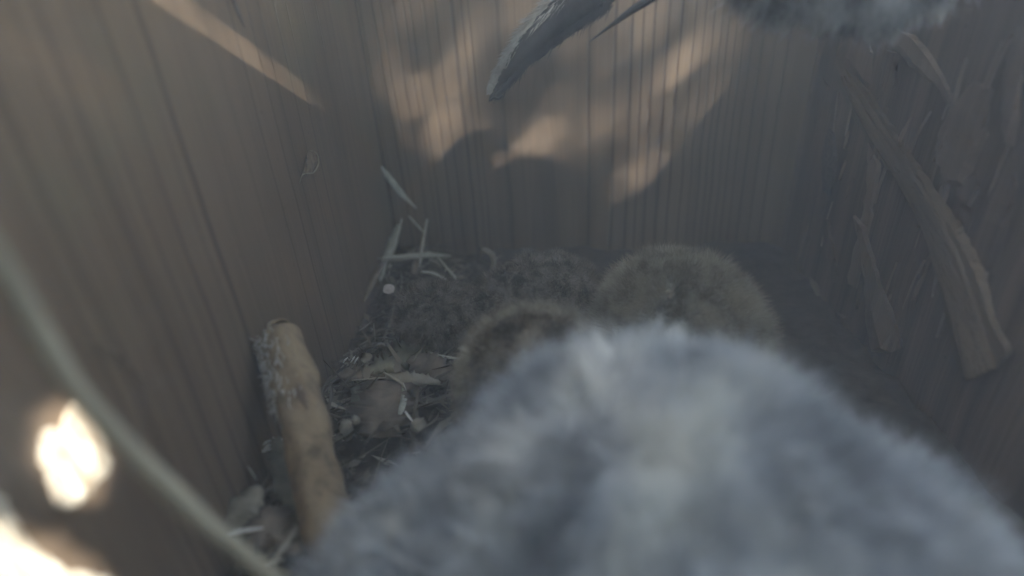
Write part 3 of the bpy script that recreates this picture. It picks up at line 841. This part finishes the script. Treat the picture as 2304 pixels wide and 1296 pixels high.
# bottom left of the stick
lf('long_leaf', [(622, 985), (635, 1040), (655, 1110), (690, 1195)], [.020, .018, .014, .010], [.003, .010, .010, .002], M_leafg, 'long ribbed green leaf lying along the left side of the stick', 'leaf', None, n=22, fold=.25, ragged=.05, seed=71)
lf('dead_leaf', [(585, 1095), (560, 1130), (535, 1170), (515, 1210)], [.018, .016, .012, .008], [.003, .013, .018, .010], M_leafp, 'pale flat leaf at the left of the long green leaf', 'leaf', None, n=16, fold=.1, ragged=.12, seed=72)
lf('dead_leaf', [(585, 1150), (600, 1185), (605, 1230)], [.012, .012, .010], [.006, .020, .010], M_leafd, 'brown crumpled leaf at the foot of the stick', 'leaf', None, n=12, fold=.15, ragged=.2, seed=73)
lf('dead_leaf', [(640, 1160), (655, 1200), (660, 1250)], [.010, .010, .008], [.006, .016, .008], M_leafd, 'dark leaf under the tip of the long green leaf', 'leaf', None, n=12, fold=.15, ragged=.2, seed=74)
lf('straw', [(490, 1207), (540, 1196), (592, 1188)], [.020, .020, .019], [.0008, .0016, .0006], M_white, 'bright thin straw lying across the pale flat leaf', 'straw', None, n=10, fold=.3, seed=75)
lf('straw', [(572, 1276), (605, 1268), (640, 1258)], [.016, .016, .016], [.0006, .0013, .0006], M_straw, 'short straw below the brown crumpled leaf', 'straw', None, n=10, fold=.3, seed=76)
lf('straw', [(558, 1050), (568, 1065), (577, 1080)], [.022, .022, .020], [.0004, .0008, .0004], M_gstraw, 'tiny upright straw left of the curled shavings', 'straw', None, n=6, fold=.3, seed=77)
GC = 'curled pale shavings beside the stick'
for i, (px, py, r, w_, ph) in enumerate([(611, 945, 13, .0042, .4), (607, 1000, 20, .0040, 2.0), (592, 1010, 11, .0034, 1.2)]):
    c = fb(px, py, .026)
    pts = []
    nn = (CAMPOS - c).normalized(); ss = nn.cross(UP).normalized(); uu = ss.cross(nn)
    sc2 = (c - CAMPOS).length / FPX
    for k in range(9):
        an = ph + k * .78
        rr = r * sc2 * (1 - .05 * k)
        pts.append(c + ss * math.cos(an) * rr + uu * math.sin(an) * rr * .55 + nn * (k - 4) * .0006)
    o = blade('wood_curl', pts, [.001, w_, w_, w_, .001], M_white, up=(uu + nn * .3).normalized(), n=34, fold=.1, ragged=.1, seed=80 + i)
    tag(o, ['upper curled pale shaving left of the stick', 'largest curled pale shaving left of the stick, in the middle', 'small curled pale shaving tucked at the lower left of the curls'][i], 'wood shaving', GC)

# crumbs nobody could count
V, F = [], []
for i in range(6500):
    x = random.uniform(XL + .003, XR - .003); y = random.uniform(.06, D - .004)
    if random.random() < .35: x = XL + .003 + abs(random.gauss(0, .05)); y = D - .004 - abs(random.gauss(0, .12))
    if not (XL < x < XR and 0.05 < y < D): continue
    if random.random() < (x - XL) / (XR - XL) * 1.6 - .15: continue
    z = floor_h(x, y) + random.uniform(.0005, .004)
    c = Vector((x, y, z)); L = random.uniform(.0012, .0055) * (1.6 if random.random() < .1 else 1); an = random.uniform(0, 6.28)
    d = Vector((math.cos(an), math.sin(an), random.uniform(-.5, .5))).normalized()
    s = d.cross(Vector((random.gauss(0, .4), random.gauss(0, .4), 1))).normalized() * L * random.uniform(.12, .5)
    u = d.cross(s).normalized() * .0003
    b0 = len(V)
    V += [c - d * L, c + s + u, c + d * L, c - s + u, c + u * 2 + s * .1]
    F += [(b0, b0 + 3, b0 + 4), (b0 + 3, b0 + 2, b0 + 4), (b0 + 2, b0 + 1, b0 + 4), (b0 + 1, b0, b0 + 4), (b0, b0 + 1, b0 + 2, b0 + 3)]
M_crumb = NT('litter crumbs', .9, .1)
gi = M_crumb.t.nodes.new('ShaderNodeNewGeometry')
M_crumb = M_crumb.color(M_crumb.ramp(gi.outputs['Random Per Island'], [(0, (.035, .027, .02)), (.6, (.085, .068, .05)), (.93, (.14, .118, .088)), (1, (.32, .29, .23))]))
o = link('nest_litter', mesh('nest_litter', V, F), M_crumb)
tag(o, 'fine crumbs of bark and leaf scattered over the nest floor', 'litter', kind='stuff')

V, F = [], []
for i in range(750):
    k = random.random()
    if k < .35:   px, py = random.gauss(930, 60), random.gauss(600, 40)
    elif k < .75: px, py = random.gauss(860, 90), random.gauss(840, 70)
    else:         px, py = random.gauss(610, 50), random.gauss(1120, 70)
    h = random.uniform(.004, .022)
    c = on_floor(px, py, h)
    an = random.uniform(0, 6.28); L = random.uniform(.006, .022)
    d = Vector((math.cos(an), math.sin(an), random.gauss(0, .3))) * L
    pts_ = [c - d, c + Vector((random.gauss(0, .002), random.gauss(0, .002), random.gauss(0, .0015))), c + d]
    if any(not (XL + .001 < p.x < XR and p.y < D - .001) for p in pts_): continue
    for p in pts_: p.z = max(p.z, .004)
    if random.random() < .55: tube_geo(pts_, [.0002, random.uniform(.0003, .0008), .0002], 8, 5, .2, V, F)
    else: blade_geo(pts_, [.0006, random.uniform(.0012, .005), .0006], UP, 10, .0003, random.uniform(.1, .7), .35, i, V, F)
M_tangle = NT('dry tangle', .9, .1)
gi = M_tangle.t.nodes.new('ShaderNodeNewGeometry')
M_tangle = M_tangle.color(M_tangle.ramp(gi.outputs['Random Per Island'], [(0, (.05, .04, .028)), (.5, (.11, .09, .065)), (.85, (.17, .15, .11)), (1, (.27, .245, .19))]))
o = link('dry_grass', mesh('dry_grass', V, F), M_tangle)
tag(o, 'messy tangle of dry grass, twigs and leaf scraps along the left of the nest', 'dry grass', kind='stuff')

# ------------------------------------------------------------------ near grass stalks at the left
M_stalk = simple('grass stalk', (.21, .185, .13), (.30, .265, .19), 160.0, 0.65, 0.2, (1, 1, .2))
pa = on_left(-70, 470, .006); pb = on_floor(690, 1365, .012)
def depth_of(p): return (R.transposed() @ (p - CAMPOS)).z * -1
d0, d1 = depth_of(pa), depth_of(pb)
path = [(-70, 470), (0, 592), (70, 715), (150, 845), (235, 950), (325, 1045), (450, 1165), (580, 1275), (690, 1365)]
gs = empty('grass_stalk', pb, 'thick pale out of focus grass stalk slanting across the lower left corner', 'stalk')
pts = [P(x, y, (d0 + (d1 - d0) * i / 8) * .72) for i, (x, y) in enumerate(path)]
tube('stem', pts, [.0013, .0015, .0016, .0020, .0017, .0018, .0019, .0024, .0020, .0020, .0019], M_stalk, 50, 10, .06, gs)
for a_, c_, e_ in (((44, 665), (50, 640), (62, 622)), ((86, 735), (86, 708), (96, 684))):
    dd = d0 * .72
    blade('side_shoot', [P(*a_, dd), P(*c_, dd), P(*e_, dd)], [.0013, .0011, .0003], M_stalk, parent=gs, n=8, fold=.3)
o = tube('grass_stalk', [P(-40, 760, .165), P(0, 820, .165), P(40, 872, .166), P(68, 908, .167)], [.0016, .0024, .0026, .0012], M_stalk, 16, 8)
tag(o, 'short faint grass stalk at the left edge below the thick stalk', 'stalk')
o = tube('grass_stalk', [P(60, 780, .170), P(95, 830, .17), P(130, 880, .17), P(150, 920, .172)], [.0010, .0020, .0022, .0012], M_stalk, 16, 8)
tag(o, 'thin faint stalk running under the thick stalk above the sunlit spot', 'stalk')

# ================================================================== LEAF SCREEN: unseen, added and gapped to break up the sun
SP = 1.45
u_ = SUN.cross(UP).normalized(); v_ = u_.cross(SUN).normalized()
C0 = Vector((0, .2, .14))
def uv(p):
    q = p - C0
    return q.dot(u_), q.dot(v_)
gaps = []       # (u, v, axis1, axis2, transmission)
def gap(plane, px, py, rx, ry, tr, ang=0.0):
    ca, sa = math.cos(ang), math.sin(ang)
    c = plane(px, py); a = plane(px + rx * ca, py + rx * sa); b = plane(px - ry * sa, py + ry * ca)
    cu, cv = uv(c); au, av = uv(a); bu, bv = uv(b)
    gaps.append((cu, cv, np.linalg.inv(np.array([[au - cu, bu - cu], [av - cv, bv - cv]])), tr))
gap(on_back, 1250, 170, 400, 280, .026)
gap(on_back, 1025, 110, 190, 220, .025)
gap(on_back, 1360, 110, 210, 170, .028)
gap(on_back, 1240, 270, 270, 120, .02)
gap(on_back, 1010, 205, 60, 28, .12)
gap(on_back, 870, 60, 40, 70, .10)
gap(on_back, 1020, 300, 70, 30, .07)
gap(on_back, 1500, 165, 56, 40, .08)
gap(on_back, 1385, 245, 60, 24, .07)
gap(on_back, 1468, 362, 38, 18, .14)
gap(on_back, 1270, 310, 40, 36, .08)
gap(on_left, 230, 70, 100, 100, .06)
for ox, oy, t_ in ((790, 1240, .035), (860, 1185, .035), (940, 1115, .035), (1020, 1055, .035), (1100, 995, .035), (1190, 940, .035), (1290, 885, .03)):
    gap(lambda x, y: P(x, y, .150), ox, oy, 110, 80, t_, -.6)
gap(on_left, 170, 1025, 62, 118, 1.0, -.25)
gap(on_left, 10, 1400, 270, 215, 1.0, .15)
near = [gaps[-1], gaps[-2]]
for sx, sy in ((340, 0), (440, 66), (540, 132), (640, 198)):
    gap(on_left, sx, sy, 90, 24, [.42, .32, .18, .09][(sx - 340) // 100], .58)
TAU = 8.0
V, F = [], []
def leaf_at(c, size):
    nrm = (-SUN + Vector((random.gauss(0, .3), random.gauss(0, .3), random.gauss(0, .3)))).normalized()
    d = nrm.cross(Vector((random.gauss(0, 1), random.gauss(0, 1), random.gauss(0, 1)))).normalized()
    s = d.cross(nrm)
    L = .0145 * size * random.uniform(.8, 1.2); W = .0085 * size * random.uniform(.8, 1.2)
    b0 = len(V)
    V.extend([c - d * L, c - d * L * .1 + s * W + nrm * .002, c + d * L, c - d * L * .1 - s * W + nrm * .002])
    F.extend([(b0, b0 + 1, b0 + 2), (b0, b0 + 2, b0 + 3)])
def kept(u, v, grow, only=None):
    keep = 1.0
    for k, (cu, cv, inv, tr) in enumerate(gaps):
        du, dv = u - cu, v - cv
        e1 = inv[0, 0] * du + inv[0, 1] * dv; e2 = inv[1, 0] * du + inv[1, 1] * dv
        e = math.hypot(e1, e2)
        if e < 1e-9: return 0.0
        rad = math.hypot(du, dv) / e            # ellipse radius that way
        if e * rad < rad + (grow if tr > .9 else grow * .35):
            keep = min(keep, 0.0 if tr >= 1 else -math.log(tr) / TAU)
    return keep
clear = near
RADC = .40
for i in range(int(6 * 4 * .85 ** 2 / (.029 * .017 * .5 * 9.0))):  # outer ring of leaves, added to dim the skylight
    a, b = random.uniform(-.85, .85), random.uniform(-.85, .85)
    if math.hypot(a, b) < .85 and max(abs(a), abs(b)) > RADC + .02:
        leaf_at(C0 - SUN * (SP + random.uniform(-.12, .12)) + u_ * a + v_ * b, 3.0)
for i in range(int(TAU * 4 * RADC * RADC / (.029 * .017 * .5 * .16))):
    a, b = random.uniform(-RADC, RADC), random.uniform(-RADC, RADC)
    if any(math.hypot(a - g_[0], b - g_[1]) < .045 for g_ in clear): continue
    if random.random() > kept(a, b, .004): continue
    leaf_at(C0 - SUN * (SP + random.uniform(-.10, .10)) + u_ * a + v_ * b, random.choice((.25, .33, .40, .45)))
for g_ in clear:        # unseen low sprig, added to leave the sharp-edged sun gaps
    for i in range(int(TAU * 4 * .075 ** 2 / (.029 * .017 * .5 * .09))):
        a, b = g_[0] + random.uniform(-.075, .075), g_[1] + random.uniform(-.075, .075)
        if random.random() > kept(a, b, .0030): continue
        leaf_at(C0 - SUN * (.40 + random.uniform(-.02, .02)) + u_ * a + v_ * b, .30)
br = empty('leaf_screen', C0 - SUN * SP, 'unseen leafy branch added above the box, its gaps shaped for the sun patches', 'branch')
M_green = simple('green leaves', (.05, .085, .03), (.09, .14, .05), 30.0, .6, .1)
lv = link('leaves', mesh('leaves', V, F), M_green); lv['kind'] = 'stuff'; adopt(lv, br)
bc0 = C0 - SUN * SP
tube('twig', [bc0 - u_ * .75 - v_ * .1, bc0 - u_ * .3 + v_ * .05 - SUN * .12, bc0 + u_ * .1 - SUN * .12, bc0 + u_ * .5 + v_ * .1 - SUN * .12], [.012, .008, .005, .002], M_chip, 20, 8, .1, br)

# ------------------------------------------------------------------ haze volume, added to stand in for lens glare
HAZE = 0.42
if HAZE:
    hz = link('haze', mesh('haze', *box((-1.4, -2.0, -1.02), (1.85, 1.3, 1.95))), None)
    hm = bpy.data.materials.new('lens veil haze'); hm.use_nodes = True
    nt = hm.node_tree
    for n in list(nt.nodes):
        if n.type == 'BSDF_PRINCIPLED': nt.nodes.remove(n)
    pv = nt.nodes.new('ShaderNodeVolumePrincipled')
    pv.inputs['Color'].default_value = (.86, .88, .86, 1)
    pv.inputs['Density'].default_value = HAZE
    nt.links.new(pv.outputs[0], nt.nodes['Material Output'].inputs['Volume'])
    hz.data.materials.append(hm)
    tag(hz, 'pale haze volume added to stand in for lens glare', 'haze', kind='stuff')
